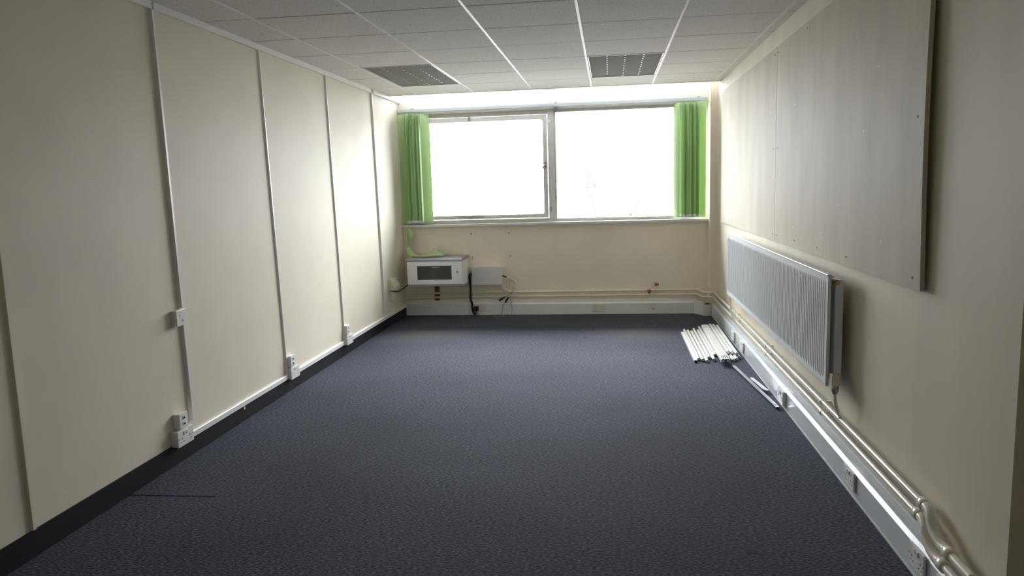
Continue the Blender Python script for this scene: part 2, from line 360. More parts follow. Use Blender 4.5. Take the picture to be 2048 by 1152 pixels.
# ------------------------------------------------------------------ windows
sill = MB().prism([(8.10, .986), (8.105, .983), (8.25, .983), (8.25, 1.014), (8.105, 1.011), (8.10, 1.008)], 0, 0, 3.316).build('trim_3', 'frame'); tag(sill, 'white painted window sill board across the far wall', 'window sill', kind='structure')
FY0, FY1 = 8.215, 8.29
def fr(x0, x1, z0, z1, a=FY0, b=FY1, bev=.004): return bx(x0, x1, a, b, z0, z1, bev=bev)
w1 = thing('window_1', (.83, 8.25, 1.014), 'left window with white painted opening sash over the data cabinet', 'window', kind='structure')
fr(0, .05, 1.014, 2.205).build('jamb', 'frame', w1); fr(.05, 1.632, 2.165, 2.205).build('head', 'frame', w1); fr(.05, 1.632, 1.014, 1.052).build('bottom_rail', 'frame', w1)
fr(1.632, 1.702, 1.014, 2.205, 8.205, 8.295).build('mullion', 'frame', w1)
sa = fr(.056, .106, 1.056, 2.160, 8.195, 8.255).build('sash_stile', 'frame', w1)
fr(1.580, 1.626, 1.056, 2.160, 8.195, 8.255).build('sash_stile', 'frame', w1)
fr(.106, 1.580, 2.112, 2.160, 8.195, 8.255).build('sash_rail', 'frame', w1)
fr(.106, 1.580, 1.056, 1.100, 8.195, 8.255).build('sash_rail', 'frame', w1)
# rounded putty corners inside the sash
for (x, z, sx, sz) in ((.106, 2.112, 1, -1), (1.58, 2.112, -1, -1), (.106, 1.10, 1, 1), (1.58, 1.10, -1, 1)):
    r = .03; prof = [(x, z)]+[(x+sx*r*(1-math.sin(t)), z+sz*r*(1-math.cos(t))) for t in [math.pi/2*i/6 for i in range(7)]]
    MB().prism([(p[0], p[1]) for p in prof], 1, 8.215, 8.245).build('sash_corner', 'frame', w1)
bx(.10, 1.586, 8.226, 8.230, 1.094, 2.118).build('pane', 'glass', w1)
hd = bx(1.594, 1.612, 8.180, 8.196, 1.585, 1.655, bev=.003).build('sash_handle', 'metal', w1)
MB().tube(smoothpath([(1.603, 8.18, 1.63), (1.60, 8.165, 1.625), (1.585, 8.16, 1.61), (1.578, 8.16, 1.59)], 4), .006, 8).build('lever', 'metal', hd)
st = MB().box(.62, .92, 8.185, 8.193, 1.076, 1.084).box(.74, .77, 8.175, 8.196, 1.070, 1.094).build('window_stay', 'metal', w1)
MB().box(.775, .797, 8.185, 8.197, 2.120, 2.165).build('sash_catch', 'metal', w1)
MB().cyl((1.652, 8.206, 2.088), (1.652, 8.190, 2.088), .017, 14).build('cord_knob', 'white', w1)
MB().box(1.648, 1.664, 8.192, 8.206, 1.125, 1.172, bev=.003).build('cord_cleat', 'metal', w1)

w2 = thing('window_2', (2.5, 8.25, 1.014), 'right window with large fixed pane and view of bare branches', 'window', kind='structure')
fr(1.702, 1.722, 1.014, 2.205).build('jamb', 'frame', w2); fr(3.29, 3.316, 1.014, 2.205).build('jamb', 'frame', w2)
fr(1.722, 3.29, 2.180, 2.205).build('head', 'frame', w2); fr(1.722, 3.29, 1.014, 1.046).build('bottom_rail', 'frame', w2)
bx(1.717, 3.294, 8.250, 8.254, 1.040, 2.186).build('pane', 'glass', w2)
MB().tube([(1.735+.013*math.cos(t*.5236), 8.238, 1.352+.013*math.sin(t*.5236)) for t in range(13)], .003, 6).build('sash_eye', 'metal', w2)
MB().box(3.27, 3.290, 8.17, 8.21, 1.43, 1.44).box(3.283, 3.292, 8.20, 8.22, 1.40, 1.47).build('handle', 'metal', w2)
w3 = thing('window_3', (1.66, 8.25, 2.205), 'bright high transom window disappearing above the ceiling edge', 'window', kind='structure')
bx(0, 1.66, 8.195, 8.295, 2.205, 2.345, bev=.003).build('head_board', 'frame', w3)
bx(1.66, 3.316, 8.195, 8.295, 2.205, 2.335, bev=.003).build('head_board', 'frame', w3)
bx(1.63, 1.69, 8.21, 8.29, 2.345, ZT-.02).build('mullion', 'frame', w3)
for a, b in ((0, 1.63), (1.69, 3.316)):
    MB().box(a, a+.03, 8.22, 8.28, 2.345, ZT-.02).box(b-.03, b, 8.22, 8.28, 2.345, ZT-.02).box(a+.03, b-.03, 8.22, 8.28, ZT-.06, ZT-.02).build('casing', 'frame', w3)
    bx(a+.03, b-.03, 8.250, 8.254, 2.335, ZT-.06).build('pane', 'glass', w3)

# vertical blind: one headrail across both windows, a stack of vanes at each end, one vane fallen
hr = thing('blind_headrail', (1.66, 8.14, 2.228), 'thin white blind headrail running across the window head', 'blind rail')
bx(.015, 3.30, 8.122, 8.162, 2.230, 2.262, bev=.003).build('rail', 'rail', hr)
for x in (.165, 1.73, 3.216):
    MB().box(x-.012, x+.012, 8.128, 8.195, 2.262, 2.274).build('bracket', 'metal', hr)
bx(1.716, 1.744, 8.176, 8.195, 2.175, 2.240, bev=.002).build('wall_bracket', 'metal', hr)
def vane_mesh(w, z0, z1, curve=.006, name='vane'):
    s = MB(); n = 4; vs = []; zs = (z0, z1)
    for z in zs:
        for k in range(n+1):
            t = k/n*2-1; vs.append((t*w/2, curve*(1-t*t), z))
    m_ = len(vs); vs += [(x, y+.0009, z) for x, y, z in vs]
    fs = []
    for k in range(n):
        a, b, c, d = k, k+1, n+1+k+1, n+1+k
        fs += [(a, b, c, d), (m_+d, m_+c, m_+b, m_+a)]
    for k in range(n): fs += [(k+1, k, m_+k, m_+k+1), (n+1+k, n+2+k, m_+n+2+k, m_+n+1+k)]
    fs += [(0, n+1, m_+n+1, m_), (2*n+1, n, m_+n, m_+2*n+1)]
    me = bpy.data.meshes.new(name); me.from_pydata(vs, [], fs); me.materials.append(M['green']); me.update(); return me
VM = vane_mesh(.115, 1.030, 2.212)
def wmesh():
    s = bx(-.060, .060, -.003, .009, 1.034, 1.060, bev=.002); me = bpy.data.meshes.new('bottom_weight'); me.from_pydata(s.v, [], s.f); me.materials.append(M['white']); return me
WM = wmesh()
def stack(label, pos):
    t = thing('vertical_blind', (pos[0][0], 8.142, 1.03), label, 'blind', 'green vertical blind stacks')
    for x, a in pos:
        y = 8.142
        v = place('vane', VM, t, (x, y, 0), (0, 0, math.radians(a))); v.location.z = -1.03
        if (x, a) not in (pos[0], pos[-1]):
            w_ = bpy.data.objects.new('bottom_weight', WM); COL.objects.link(w_); w_.parent = v
        MB().cyl((x, y, 2.205), (x, y, 2.232), .003, 6).build('carrier_hook', 'white', t)
    s = MB()
    for (x, a), (x2, a2) in zip(pos[:-1], pos[1:]):
        p = (x-.05*math.cos(math.radians(a)), 8.142-.05*math.sin(math.radians(a)), 1.052); q = (x2-.05*math.cos(math.radians(a2)), 8.142-.05*math.sin(math.radians(a2)), 1.052)
        s.tube([p, ((p[0]+q[0])/2, (p[1]+q[1])/2-.002, 1.044), q], .0016, 5)
    s.build('bead_chain', 'white', t)
    return t
LP = [(.062, 18)]+[(.105+.0135*k, 68+random.uniform(-13, 13)) for k in range(13)]+[(.302, 40)]
stack('bunched lime green vertical blind vanes at the left end of the window', LP)
RP = [(2.990, 118)]+[(3.020+.0145*k, 104+random.uniform(-13, 13)) for k in range(13)]+[(3.237, 150)]
stack('bunched lime green vertical blind vanes at the right end of the window', RP)

def ribbon(name, A, B, th, mt, label, cat):
    A = smoothpath(A, 5); B = smoothpath(B, 5); n = len(A); vs = []; fs = []
    for i in range(n):
        w = B[i]-A[i]; t = (A[min(i+1, n-1)]+B[min(i+1, n-1)]-A[max(i-1, 0)]-B[max(i-1, 0)]); nn = w.cross(t)
        nn = nn.normalized()*th if nn.length > 1e-9 else Vector((0, 0, th))
        vs += [A[i], B[i], B[i]+nn, A[i]+nn]
    for i in range(n-1):
        o = i*4; p = o+4
        for k in range(4): fs.append((o+k, o+(k+1) % 4, p+(k+1) % 4, p+k))
    fs += [(3, 2, 1, 0), (n*4-4, n*4-3, n*4-2, n*4-1)]
    s = MB(); s.add(vs, fs, True); o = s.build(name, mt, None, A[0]); return tag(o, label, cat)
rA = [(.058, 8.092, .985), (.064, 8.070, .906), (.070, 8.06, .815), (.069, 8.02, .755), (.086, 7.98, .706), (.139, 7.93, .684), (.234, 7.90, .682), (.303, 7.90, .684), (.373, 7.90, .694), (.440, 7.885, .684), (.485, 7.885, .678)]
rB = [(.082, 8.092, .985), (.136, 8.070, .899), (.092, 8.063, .812), (.105, 8.08, .750), (.150, 8.06, .706), (.195, 8.02, .690), (.262, 8.00, .686), (.318, 8.00, .700), (.372, 8.05, .757), (.432, 8.00, .735), (.492, 7.985, .702)]
rb = ribbon('blind_vane', rA, rB, .0012, 'green', 'loose lime green blind vane drooping from the sill and curling on the cabinet', 'blind vane')
fold = ribbon('fold_of_vane', [(.303, 7.90, .684), (.36, 7.87, .686), (.42, 7.868, .692), (.46, 7.878, .688), (.495, 7.90, .682)], [(.36, 7.95, .690), (.40, 7.93, .712), (.44, 7.95, .722), (.482, 7.96, .712), (.505, 7.97, .690)], .0012, 'green', 'x', 'x')
del fold['label']; del fold['category']; fold.name = 'curled_end'; fold.parent = rb; fold.location = Vector(fold.location)-Vector(rb.location)

# ------------------------------------------------------------------ boards on the right wall
def wallboard(y0, y1, off0, off1, label, screws):
    t = thing('wall_board', (W, (y0+y1)/2, 1.0), label, 'wall board', 'painted boards on the right wall')
    n = 12; vs = []; fs = []
    # slightly bowed sheet, 16 mm thick
    zs = [1.0+1.245*k/n for k in range(n+1)]
    def xoff(z, o): return W-.002-.016-o*(.5+.5*math.sin((z-1.0)/1.245*math.pi))
    s = MB(); m_ = 6
    def grid(d):
        return [(xoff(z, off0+(off1-off0)*i/m_)+d, y0+(y1-y0)*i/m_, z) for z in zs for i in range(m_+1)]
    F = grid(0); Bk = grid(.016); k = m_+1; N = len(F)
    for a in range(n):
        for i in range(m_):
            q = (a*k+i, a*k+i+1, (a+1)*k+i+1, (a+1)*k+i); fs.append(q); fs.append(tuple(N+j for j in q[::-1]))
    for a in range(n): fs += [(a*k, (a+1)*k, N+(a+1)*k, N+a*k), (N+a*k+m_, N+(a+1)*k+m_, (a+1)*k+m_, a*k+m_)]
    for i in range(m_): fs += [(i+1, i, N+i, N+i+1), (n*k+i, n*k+i+1, N+n*k+i+1, N+n*k+i)]
    s.add(F+Bk, fs); s.build('sheet', 'board', t)
    for y, z in screws:
        o = off0+(off1-off0)*(y-y0)/(y1-y0); x = xoff(z, o)
        MB().cyl((x+.004, y, z), (x-.0015, y, z), .005, 8).build('screw_head', 'brown', t)
    return t
wallboard(2.76, 5.150, .018, .003, 'larger near off-white wall board with bowed free edge above the radiator', [(2.82, 1.605), (2.83, 1.04), (3.6, 1.04), (4.1, 1.04), (4.6, 1.04), (5.09, 1.04), (5.10, 1.60), (5.10, 2.2), (4.4, 2.21), (3.7, 2.21)])
wallboard(5.156, 7.58, .003, .001, 'far off-white wall board beside the corner pillar, flush against the wall', [(5.21, 1.60), (5.21, 2.2), (6.4, 2.2), (7.5, 2.2), (5.21, 1.04), (6.3, 1.04)])

# ------------------------------------------------------------------ trunking along the floor
PR = [(0, 0), (.05, 0), (.05, .117), (.0365, .1295), (.0345, .1295), (.033, .147), (.012, .1505), (.010, .158), (0, .158)]
tb = MB().prism([(YB-a, b) for a, b in PR], 0, 0.0, 3.20).build('trim_4', 'white'); tag(tb, 'white skirting trunking along the foot of the far wall', 'trunking', kind='structure')
tt = MB().prism([(W-a, b) for a, b in PR], 1, 1.9+.25, 7.93).build('trim_5', 'trunk'); tag(tt, 'white skirting trunking along the foot of the right wall', 'trunking', kind='structure')
MB().prism([(W-.0505, .004), (W-.0515, .004), (W-.0515, .012), (W-.0505, .012)], 1, YE, 7.93).build('lower_lip', 'white', tt)
tc = thing('trim_6', (3.28, 7.99, 0), 'white trunking corner piece with broken open top by the pillar', 'trunking', kind='structure')
MB().prism([(3.205, 8.105), (3.235, 8.06), (3.25, 8.03), (3.25, 8.0), (3.205, 8.05), (3.17, 8.105)], 2, 0, .14).build('curved_link', 'white', tc)
s = MB(); s.box(3.248, 3.253, 7.965, 8.0, 0, .122).box(3.248, 3.332, 7.960, 7.966, 0, .118).box(3.327, 3.332, 7.966, 8.0, 0, .125); s.build('corner_cover', 'white', tc)
MB().prism([(3.256, .10), (3.324, .10), (3.318, .128), (3.290, .136), (3.268, .122)], 1, 7.972, 7.998).build('exposed_stub', 'brown', tc)
cv = bx(.004, .362, YB-.062, YB-.0505, .095, .127, bev=.002).build('trunking_offcut', 'white'); tag(cv, 'short white trunking cover fixed on far skirting under the cabinet', 'trunking')
bwn = bx(.33, .388, YB-.012, YB-.001, .16, .37, bev=.002).build('wooden_batten', 'brown'); tag(bwn, 'red-brown wooden batten behind the pipes below the cabinet', 'batten')

# ------------------------------------------------------------------ heating pipes
def pipe(label, zb, z0, z1, xo, yo, dz):
    """along the back wall at height zb, round the pillar, down the right wall from z0 (far) to z1 (near), then an offset"""
    t = thing('heating_pipe', (W-.045, 5, 0), label, 'pipe', 'cream painted heating pipes')
    yb = YB-.032; xr = W-xo
    pts = [(0.005, yb, zb-.006), (1.0, yb, zb-.004), (2.2, yb, zb), (3.16, yb, zb+.004), (3.195, yb-.006, zb+.002), (3.225, yb-.05, zb-.002), (3.245, 7.985, zb-.004), (3.27, 7.962, zb-.004), (xr-.04, 7.955, zb-.004), (xr-.012, 7.945, zb-.003), (xr, 7.91, zb-.002), (xr, 7.8, z0)]
    path = smoothpath(pts, 5)+[Vector((xr, 6.5, z0+(z1-z0)*.29)), Vector((xr, 5.0, z0+(z1-z0)*.62)), Vector((xr, 3.6, z0+(z1-z0)*.93)), Vector((xr, yo+.09, z1))]
    MB().tube(path, .0115, 12).build('pipe_run', 'gloss_pipe', t)
    # S-shaped offset made of thick elbows
    e = smoothpath([(xr, yo+.10, z1), (xr, yo+.045, z1-.001), (xr-.006, yo+.005, z1-.014), (xr-.010, yo-.015, z1-dz*.5), (xr-.012, yo-.055, z1-dz+.012), (xr-.012, yo-.10, z1-dz), (xr-.012, yo-.16, z1-dz)], 6)
    MB().tube(e, .0185, 14).build('offset_bend', 'gloss_pipe', t)
    for y in (yo+.085, yo-.15):
        zz = z1 if y > yo else z1-dz; xx = xr if y > yo else xr-.012
        MB().tube([(xx, y+.02, zz), (xx, y+.018, zz), (xx, y-.018, zz), (xx, y-.02, zz)], [.0185, .0205, .0205, .0185], 14).build('soldered_collar', 'gloss_pipe', t)
    MB().tube([(xr-.012, yo-.15, z1-dz), (xr-.012, 1.2, z1-dz-.005)], .0150, 14).build('near_run', 'gloss_pipe', t)
    for q in (.30, .325): MB().tube([(xr-.012, yo-q-.004, z1-dz), (xr-.012, yo-q+.004, z1-dz)], .0172, 14).build('joint_ring', 'gloss_pipe', t)
    for y in (6.5, 5.22, 3.86):
        zz = z0+(z1-z0)*(7.8-y)/(7.8-2.7)
        MB().tube([(xr, y-.008, zz), (xr, y+.008, zz)], .0152, 12).box(xr, W, y-.007, y+.007, zz-.006, zz+.006).build('pipe_clip', 'gloss_pipe', t)
    for x in (.985, 2.165, 3.11):
        MB().tube([(x-.007, yb, zb), (x+.007, yb, zb)], .0152, 12).box(x-.006, x+.006, yb, YB, zb-.006, zb+.006).build('pipe_clip', 'gloss_pipe', t)
    return t
pu = pipe('upper of the two cream heating pipes below the radiator', .252, .262, .281, .040, 2.530, .062)
plw = pipe('lower of the two cream heating pipes, just above the skirting trunking', .203, .206, .226, .040, 2.570, .066)
def valve(parent, x, z, hz, tilt):
    y = YB-.032
    b = MB().tube([(x-.028, y, z), (x-.022, y, z), (x+.022, y, z), (x+.028, y, z)], [.013, .0165, .0165, .013], 12).cyl((x, y, z), (x+tilt[0]*.6, y+tilt[1]*.6, z+hz*.6), .010, 10).build('valve_body', 'gloss_pipe', parent)
    hb = Vector((x+tilt[0], y+tilt[1], z+hz)); ax = Vector((tilt[0], tilt[1], hz)).normalized()
    MB().tube([hb-ax*.012, hb-ax*.010, hb+ax*.010, hb+ax*.014], [.012, .021, .021, .012], 12).build('valve_handle', 'red', b)
valve(pu, 2.780, .256, .062, (0, -.01)); valve(plw, 2.700, .206, .040, (0, -.035))

# ------------------------------------------------------------------ radiator
rd = thing('radiator', (W, 5.05, .42), 'long white double panel radiator with fine vertical flutes on right wall', 'radiator')
RY0, RY1, RZ0, RZ1, RX = 3.585, 6.59, .435, .955, W-.105
def rad_panel(xf, z0, z1, y0, y1, th, side):
    n = 90; vs = []; fs = []; prof = []
    p = (y1-y0-.04)/n
    for k in range(n):
        yb = y0+.02+p*k
        for f, d in ((0, 0), (.18, 0), (.34, 1), (.84, 1), (1.0, 0)): prof.append((yb+f*p, -d*.003))
    prof = [(y0, .0)]+prof+[(y1, .0)]
    cols = [(z0, None), (z0+.022, None), (z0+.040, 1), (z1-.050, 1), (z1-.030, None), (z1, None)]
    s = MB(); nn = len(prof)
    for zi, (z, on) in enumerate(cols):
        for y, d in prof: vs.append((xf-(d if on else 0)*side if on else xf, y, z))
    for a in range(len(cols)-1):
        for i in range(nn-1): fs.append((a*nn+i, a*nn+i+1, (a+1)*nn+i+1, (a+1)*nn+i))
    s.add(vs, fs)
    for yy in (y0, y1): s.box(xf, xf+th, yy-.001, yy+.001, z0, z1)
    for zz_ in (z0, z1): s.box(xf, xf+th, y0, y1, zz_-.001, zz_+.001)
    s.box(xf+(.006 if side > 0 else -th), xf+(th if side > 0 else -.0005), y0, y1, z0, z1, bev=.004)
    return s
rad_panel(RX, RZ0, RZ1, RY0, RY1, .014, 1).build('front_panel', 'radiator', rd)
bx(W-.072, W-.036, RY0-.004, RY1-.01, RZ0+.02, RZ1-.020, bev=.004).build('rear_panel', 'radiator', rd)
s = MB()
for k in range(60):
    y = RY0+.06+(RY1-RY0-.12)*k/59; s.box(RX+.0145, W-.0725, y-.0015, y+.0015, RZ0+.03, RZ1-.04)
cf = s.build('convector_fins', 'radiator_in', rd); cf['kind'] = 'stuff'
MB().box(RX-.003, RX+.016, RY0, RY1, RZ1-.004, RZ1+.006, bev=.003).build('top_seam', 'radiator', rd)
MB().box(RX+.022, RX+.030, RY0+.01, RY1-.01, RZ1-.012, RZ1-.002).build('top_grille_bar', 'radiator', rd)
for y in (RY0+.35, RY1-.35): MB().box(W-.036, W-.001, y-.02, y+.02, RZ0+.08, RZ1-.08).build('wall_bracket', 'metal', rd)
for y, dy in ((RY0, -1), (RY1, 1)):
    MB().cyl((W-.070, y+dy*-.03, RZ1-.03), (W-.070, y+dy*.014, RZ1-.03), .013, 10).cyl((W-.07, y+dy*.014, RZ1-.03), (W-.07, y+dy*.030, RZ1-.03), .009, 8).build('bleed_plug', 'brass', rd)
# valves and tails to the pipes
v = MB().box(W-.092, W-.052, RY0-.055, RY0-.012, RZ0+.012, RZ0+.066, bev=.005).build('valve_cap', 'cream_plastic', rd)
MB().cyl((W-.07, RY0+.03, RZ0+.03), (W-.07, RY0-.03, RZ0+.03), .011, 10).tube([(W-.07, RY0-.034, RZ0+.014), (W-.07, RY0-.034, RZ0+.0), (W-.07, RY0-.034, RZ0-.016), (W-.07, RY0-.034, RZ0-.03)], [.012, .016, .016, .010], 12).build('valve_body', 'metal', rd)
MB().tube(smoothpath([(W-.07, RY0-.034, RZ0-.025), (W-.066, RY0-.034, .36), (W-.05, RY0-.034, .31), (W-.042, RY0-.034, .285)], 4), .0075, 10).build('tail_pipe', 'gloss_pipe', rd)
MB().cyl((W-.07, RY1-.03, RZ0+.02), (W-.07, RY1+.03, RZ0+.02), .010, 10).cyl((W-.07, RY1+.034, RZ0+.034), (W-.07, RY1+.034, RZ0-.012), .011, 10).build('lockshield_valve', 'metal', rd)
MB().tube(smoothpath([(W-.07, RY1+.034, RZ0), (W-.068, RY1+.03, .36), (W-.066, RY1+.02, .30), (W-.06, RY1-.02, .24), (W-.045, RY1-.06, .215)], 4), .0075, 10).build('tail_pipe', 'gloss_pipe', rd)

# ------------------------------------------------------------------ sockets and switch boxes
def socket(loc, facing, label, width=.146, height=.086, depth=.036, kind='double', group='wall sockets'):
    """loc = centre of the wall side; facing '+x', '-x' or '-y'"""
    t = thing('socket_outlet' if kind != 'data' else 'data_outlet', loc, label, 'socket', group)
    t['_o'] = (0, 0, 0)
    t.rotation_euler = (0, 0, {'+x': math.pi/2, '-x': -math.pi/2, '-y': 0}[facing])
    hw, hh = width/2, height/2
    d = depth
    # local frame: plate faces -Y, back at y=0
    if d > .014: bx(-hw+.002, hw-.002, -d+.009, 0, -hh+.002, hh-.002, bev=.003).build('back_box', 'white', t)
    pm = 'white' if group != 'cream sockets' else 'pale_cream'
    pt = bx(-hw, hw, -d, -d+.0095, -hh, hh, bev=.003).build('faceplate', pm, t)
    def holes(cx, cz):
        s = MB()
        s.box(cx-.002, cx+.002, -d-.0006, -d+.001, cz+.006, cz+.015)
        for sx in (-1, 1): s.box(cx+sx*.011-.0035, cx+sx*.011+.0035, -d-.0006, -d+.001, cz-.009, cz-.005)
        return s.build('pin_holes', 'dark', pt)
    if kind == 'double':
        for sx in (-1, 1):
            holes(sx*.036, -.012)
            bx(sx*.012-.0075, sx*.012+.0075, -d-.004, -d+.001, .016, .034, bev=.0015).build('rocker_switch', pm, t)
        for sx in (-1, 1): MB().cyl((sx*.06, -d-.0008, .0), (sx*.06, -d+.001, .0), .0035, 8).build('fixing_screw', 'metal', pt)
    elif kind == 'spur':
        bx(-.018, .018, -d-.003, -d+.001, .004, .026, bev=.0015).build('fuse_carrier', pm, t); bx(-.018, .018, -d-.0008, -d+.001, -.024, -.020).build('cord_slot', 'dark', pt)
    elif kind == 'switch':
        MB().cyl((.012, -d-.002, -.016), (.012, -d+.001, -.016), .006, 10).build('fixing_screw', 'metal', pt); MB().cyl((-.012, -d-.002, .012), (-.012, -d+.001, .012), .003, 10).build('indicator', 'metal', pt)
    elif kind == 'data':
        for dz in (-.016, .016): bx(-.013, .013, -d-.002, -d+.001, dz-.010, dz+.010, bev=.001).build('data_module', 'cream_plastic', t)
        for dz in (-.016, .016): bx(-.007, .007, -d-.0026, -d-.0015, dz-.006, dz+.003).build('data_port', 'dark', pt)
    return t
socket((0, 3.583, .142), '+x', 'white double socket box at the foot of the nearest white wall conduit', depth=.044)
socket((0, 3.583, .229), '+x', 'cream data outlet directly above the nearest left double socket', .078, .082, .040, 'data', 'left wall data outlets')
socket((0, 5.008, .132), '+x', 'white double socket box midway along the left wall skirting', depth=.040)
socket((0, 4.985, .218), '+x', 'cream data outlet above the middle socket on left wall', .078, .082, .038, 'data', 'left wall data outlets')
socket((0, 6.165, .132), '+x', 'farthest white double socket box on the left wall skirting', depth=.040)
socket((0, 6.145, .218), '+x', 'cream data outlet above the farthest left wall socket', .078, .082, .038, 'data', 'left wall data outlets')
sw = socket((0, 3.655, .767), '+x', 'grey-white fused switch box halfway up the nearest wall conduit', .086, .086, .032, 'switch'); sw.name = 'switch_box'; sw['category'] = 'switch'
cdt = thing('cable_conduit', (0, 3.69, .19), 'white plastic cable conduit rising up left wall through the switch box', 'conduit')
strip(J[1], .028, .018, .19, .722).build('lower_length', 'white', cdt); strip(J[1], .030, .020, .812, 2.338).build('upper_length', 'white', cdt)

TX = W-.0505
socket((TX, 3.350, .082), '-x', 'white double socket on right trunking, second from the camera', depth=.012, height=.082)
socket((TX, 2.600, .085), '-x', 'white double socket on right trunking nearest the camera, below the pipe bends', depth=.012, height=.082, width=.120)
socket((TX, 4.66, .078), '-x', 'cream socket box on right trunking beside the end of the metal strip', depth=.022, height=.086)
socket((TX, 6.10, .078), '-x', 'white double socket on right trunking behind the ends of the tube pile', depth=.012, height=.082)
socket((TX, 6.54, .078), '-x', 'white double socket on right trunking behind the middle of the tube pile', depth=.012, height=.082)
socket((TX, 2.40, .080), '-x', 'single white outlet on right trunking at the bottom picture edge', .086, .082, .012, 'spur')
SY = YB-.0505
socket((2.160, SY, .075), '-y', 'cream double socket on the far skirting below the middle of window', depth=.010, group='cream sockets')
socket((2.738, SY, .078), '-y', 'cream fused spur outlet on far skirting beneath the red valves', .086, .086, .011, 'spur', 'cream sockets')
socket((.845, SY, .082), '-y', 'cream double socket with black plug on the far skirting', depth=.010, group='cream sockets')

# ------------------------------------------------------------------ data cabinet and boxes at the back
cb = thing('data_cabinet', (.43, 7.95, .375), 'white wall-mounted data cabinet with smoked glass door window', 'cabinet')
CX0, CX1, CY0, CY1, CZ0, CZ1 = .131, .731, 7.765, 8.152, .375, .668
bx(CX0, CX1, CY0+.012, CY1, CZ0, CZ1-.022, bev=.006).build('body', 'cabinet', cb)
MB().prism([(CY0-.006, CZ1-.030), (CY0-.006, CZ1-.012), (CY0+.012, CZ1), (CY1, CZ1), (CY1, CZ1-.030)], 0, CX0-.002, CX1+.002).build('top_cover', 'cabinet_top', cb)
bx(CX0, CX1, CY0-.002, CY0+.012, CZ0-.004, CZ0+.018, bev=.003).build('bottom_lip', 'cabinet_top', cb)
DX0, DX1, DZ0, DZ1 = .136, .726, .394, .636; PX0, PX1, PZ0, PZ1 = .243, .617, .442, .592
s = MB(); s.box(DX0, PX0, CY0-.008, CY0+.010, DZ0, DZ1).box(PX1, DX1, CY0-.008, CY0+.010, DZ0, DZ1).box(PX0, PX1, CY0-.008, CY0+.010, DZ0, PZ0).box(PX0, PX1, CY0-.008, CY0+.010, PZ1, DZ1)
dr = s.build('door', 'cabinet', cb)
bx(PX0, PX1, CY0-.003, CY0+.006, PZ0, PZ1).build('smoked_pane', 'smoked', dr)
bx(PX0+.16, PX0+.24, CY0-.0038, CY0-.003, PZ1-.020, PZ1-.016).build('sticker', 'metal', dr)
MB().cyl((.678, CY0-.008, .524), (.678, CY0-.014, .524), .012, 14).build('lock', 'metal', dr)

jb = thing('junction_box', (.945, 8.10, .34), 'pale grey plastic junction box on the far wall beside the cabinet', 'box')
bx(.782, 1.108, 8.062, 8.158, .345, .538, bev=.006).build('base', 'box', jb); bx(.779, 1.111, 8.045, 8.0615, .342, .541, bev=.005).build('lid', 'box', jb)
def cable(name, pts, r, mt, label, cat='cable', sub=6, parent=None):
    s = MB().tube(smoothpath(pts, sub), r, 8)
    if parent is not None: return s.build(name, mt, parent)
    return tag(s.build(name, mt, None, pts[0]), label, cat)
bc = cable('mains_cable', [(.785, 8.135, .46), (.758, 8.12, .462), (.735, 8.11, .437), (.742, 8.10, .385), (.746, 8.098, .27), (.742, 8.095, .19), (.757, 8.088, .13), (.764, 8.082, .06), (.780, 8.076, .018), (.797, 8.072, .012), (.812, 8.072, .028), (.813, 8.078, .055)], .0075, 'black_rubber', 'thick black mains cable dropping from the junction box to the socket')
cable('second_strand', [(.785, 8.14, .45), (.760, 8.13, .445), (.749, 8.12, .40), (.752, 8.110, .30), (.752, 8.108, .20), (.768, 8.095, .13), (.774, 8.086, .07), (.79, 8.07, .02)], .006, 'black_rubber', '', parent=None if False else bc)
pg = bx(.787, .837, 8.066, 8.0985, .052, .100, bev=.007).build('mains_plug', 'black_rubber', None, (.812, 8.08, .052)); tag(pg, 'black three-pin plug pushed into the far cream socket', 'plug')
# loop of white cable, two turns
pts = []
for k in range(64):
    a = k/63*2.3*2*math.pi; rr = .068+.008*math.sin(a*.7); pts.append((1.172+.010*k/63*3+rr*math.cos(a+2.4), 8.085+.012*math.sin(a*.5)-.010*k/63, .333+rr*1.05*math.sin(a+2.4)))
wc = tag(MB().tube([(1.112, 8.11, .43), (1.14, 8.10, .43), (1.17, 8.09, .418), (1.195, 8.085, .395), (1.20, 8.08, .34), (1.20, 8.082, .31)], .0085, 8).build('coiled_cable', 'white_cable', None, (1.17, 8.09, .33)), 'white coiled cable hanging beside the junction box', 'cable')
MB().tube(pts, .0075, 8).build('coil_turns', 'white_cable', wc)
lc = cable('black_lead', [(1.105, 8.10, .437), (1.14, 8.09, .428), (1.18, 8.092, .408), (1.205, 8.10, .37)], .007, 'black_rubber', 'short black lead poking out of the junction box right side')
def connector(a, b, label, tail):
    t = thing('cable_connector', a, label, 'connector', 'black connectors on grey leads')
    A, B = Vector(a), Vector(b); d = (B-A)
    MB().tube([A, A+d*.05, A+d*.62, A+d*.68, B], [.008, .0115, .0115, .0085, .0075], 8).build('plug_body', 'black_rubber', t)
    MB().tube(smoothpath(tail, 6), .0032, 7).build('grey_lead', 'grey_cable', t)
connector((1.068, 8.083, .160), (1.136, 8.088, .205), 'black plug connector lying across pipe, pointing left', [(1.136, 8.088, .205), (1.165, 8.09, .215), (1.195, 8.09, .24), (1.222, 8.088, .27), (1.22, 8.09, .31)])
connector((1.137, 8.083, .142), (1.174, 8.088, .198), 'black plug connector hanging upright beside the thin grey leads', [(1.137, 8.083, .142), (1.118, 8.082, .125), (1.106, 8.085, .07), (1.092, 8.085, .012), (1.10, 8.05, .005), (1.13, 7.97, .005), (1.06, 7.93, .005), (1.02, 7.965, .005)])
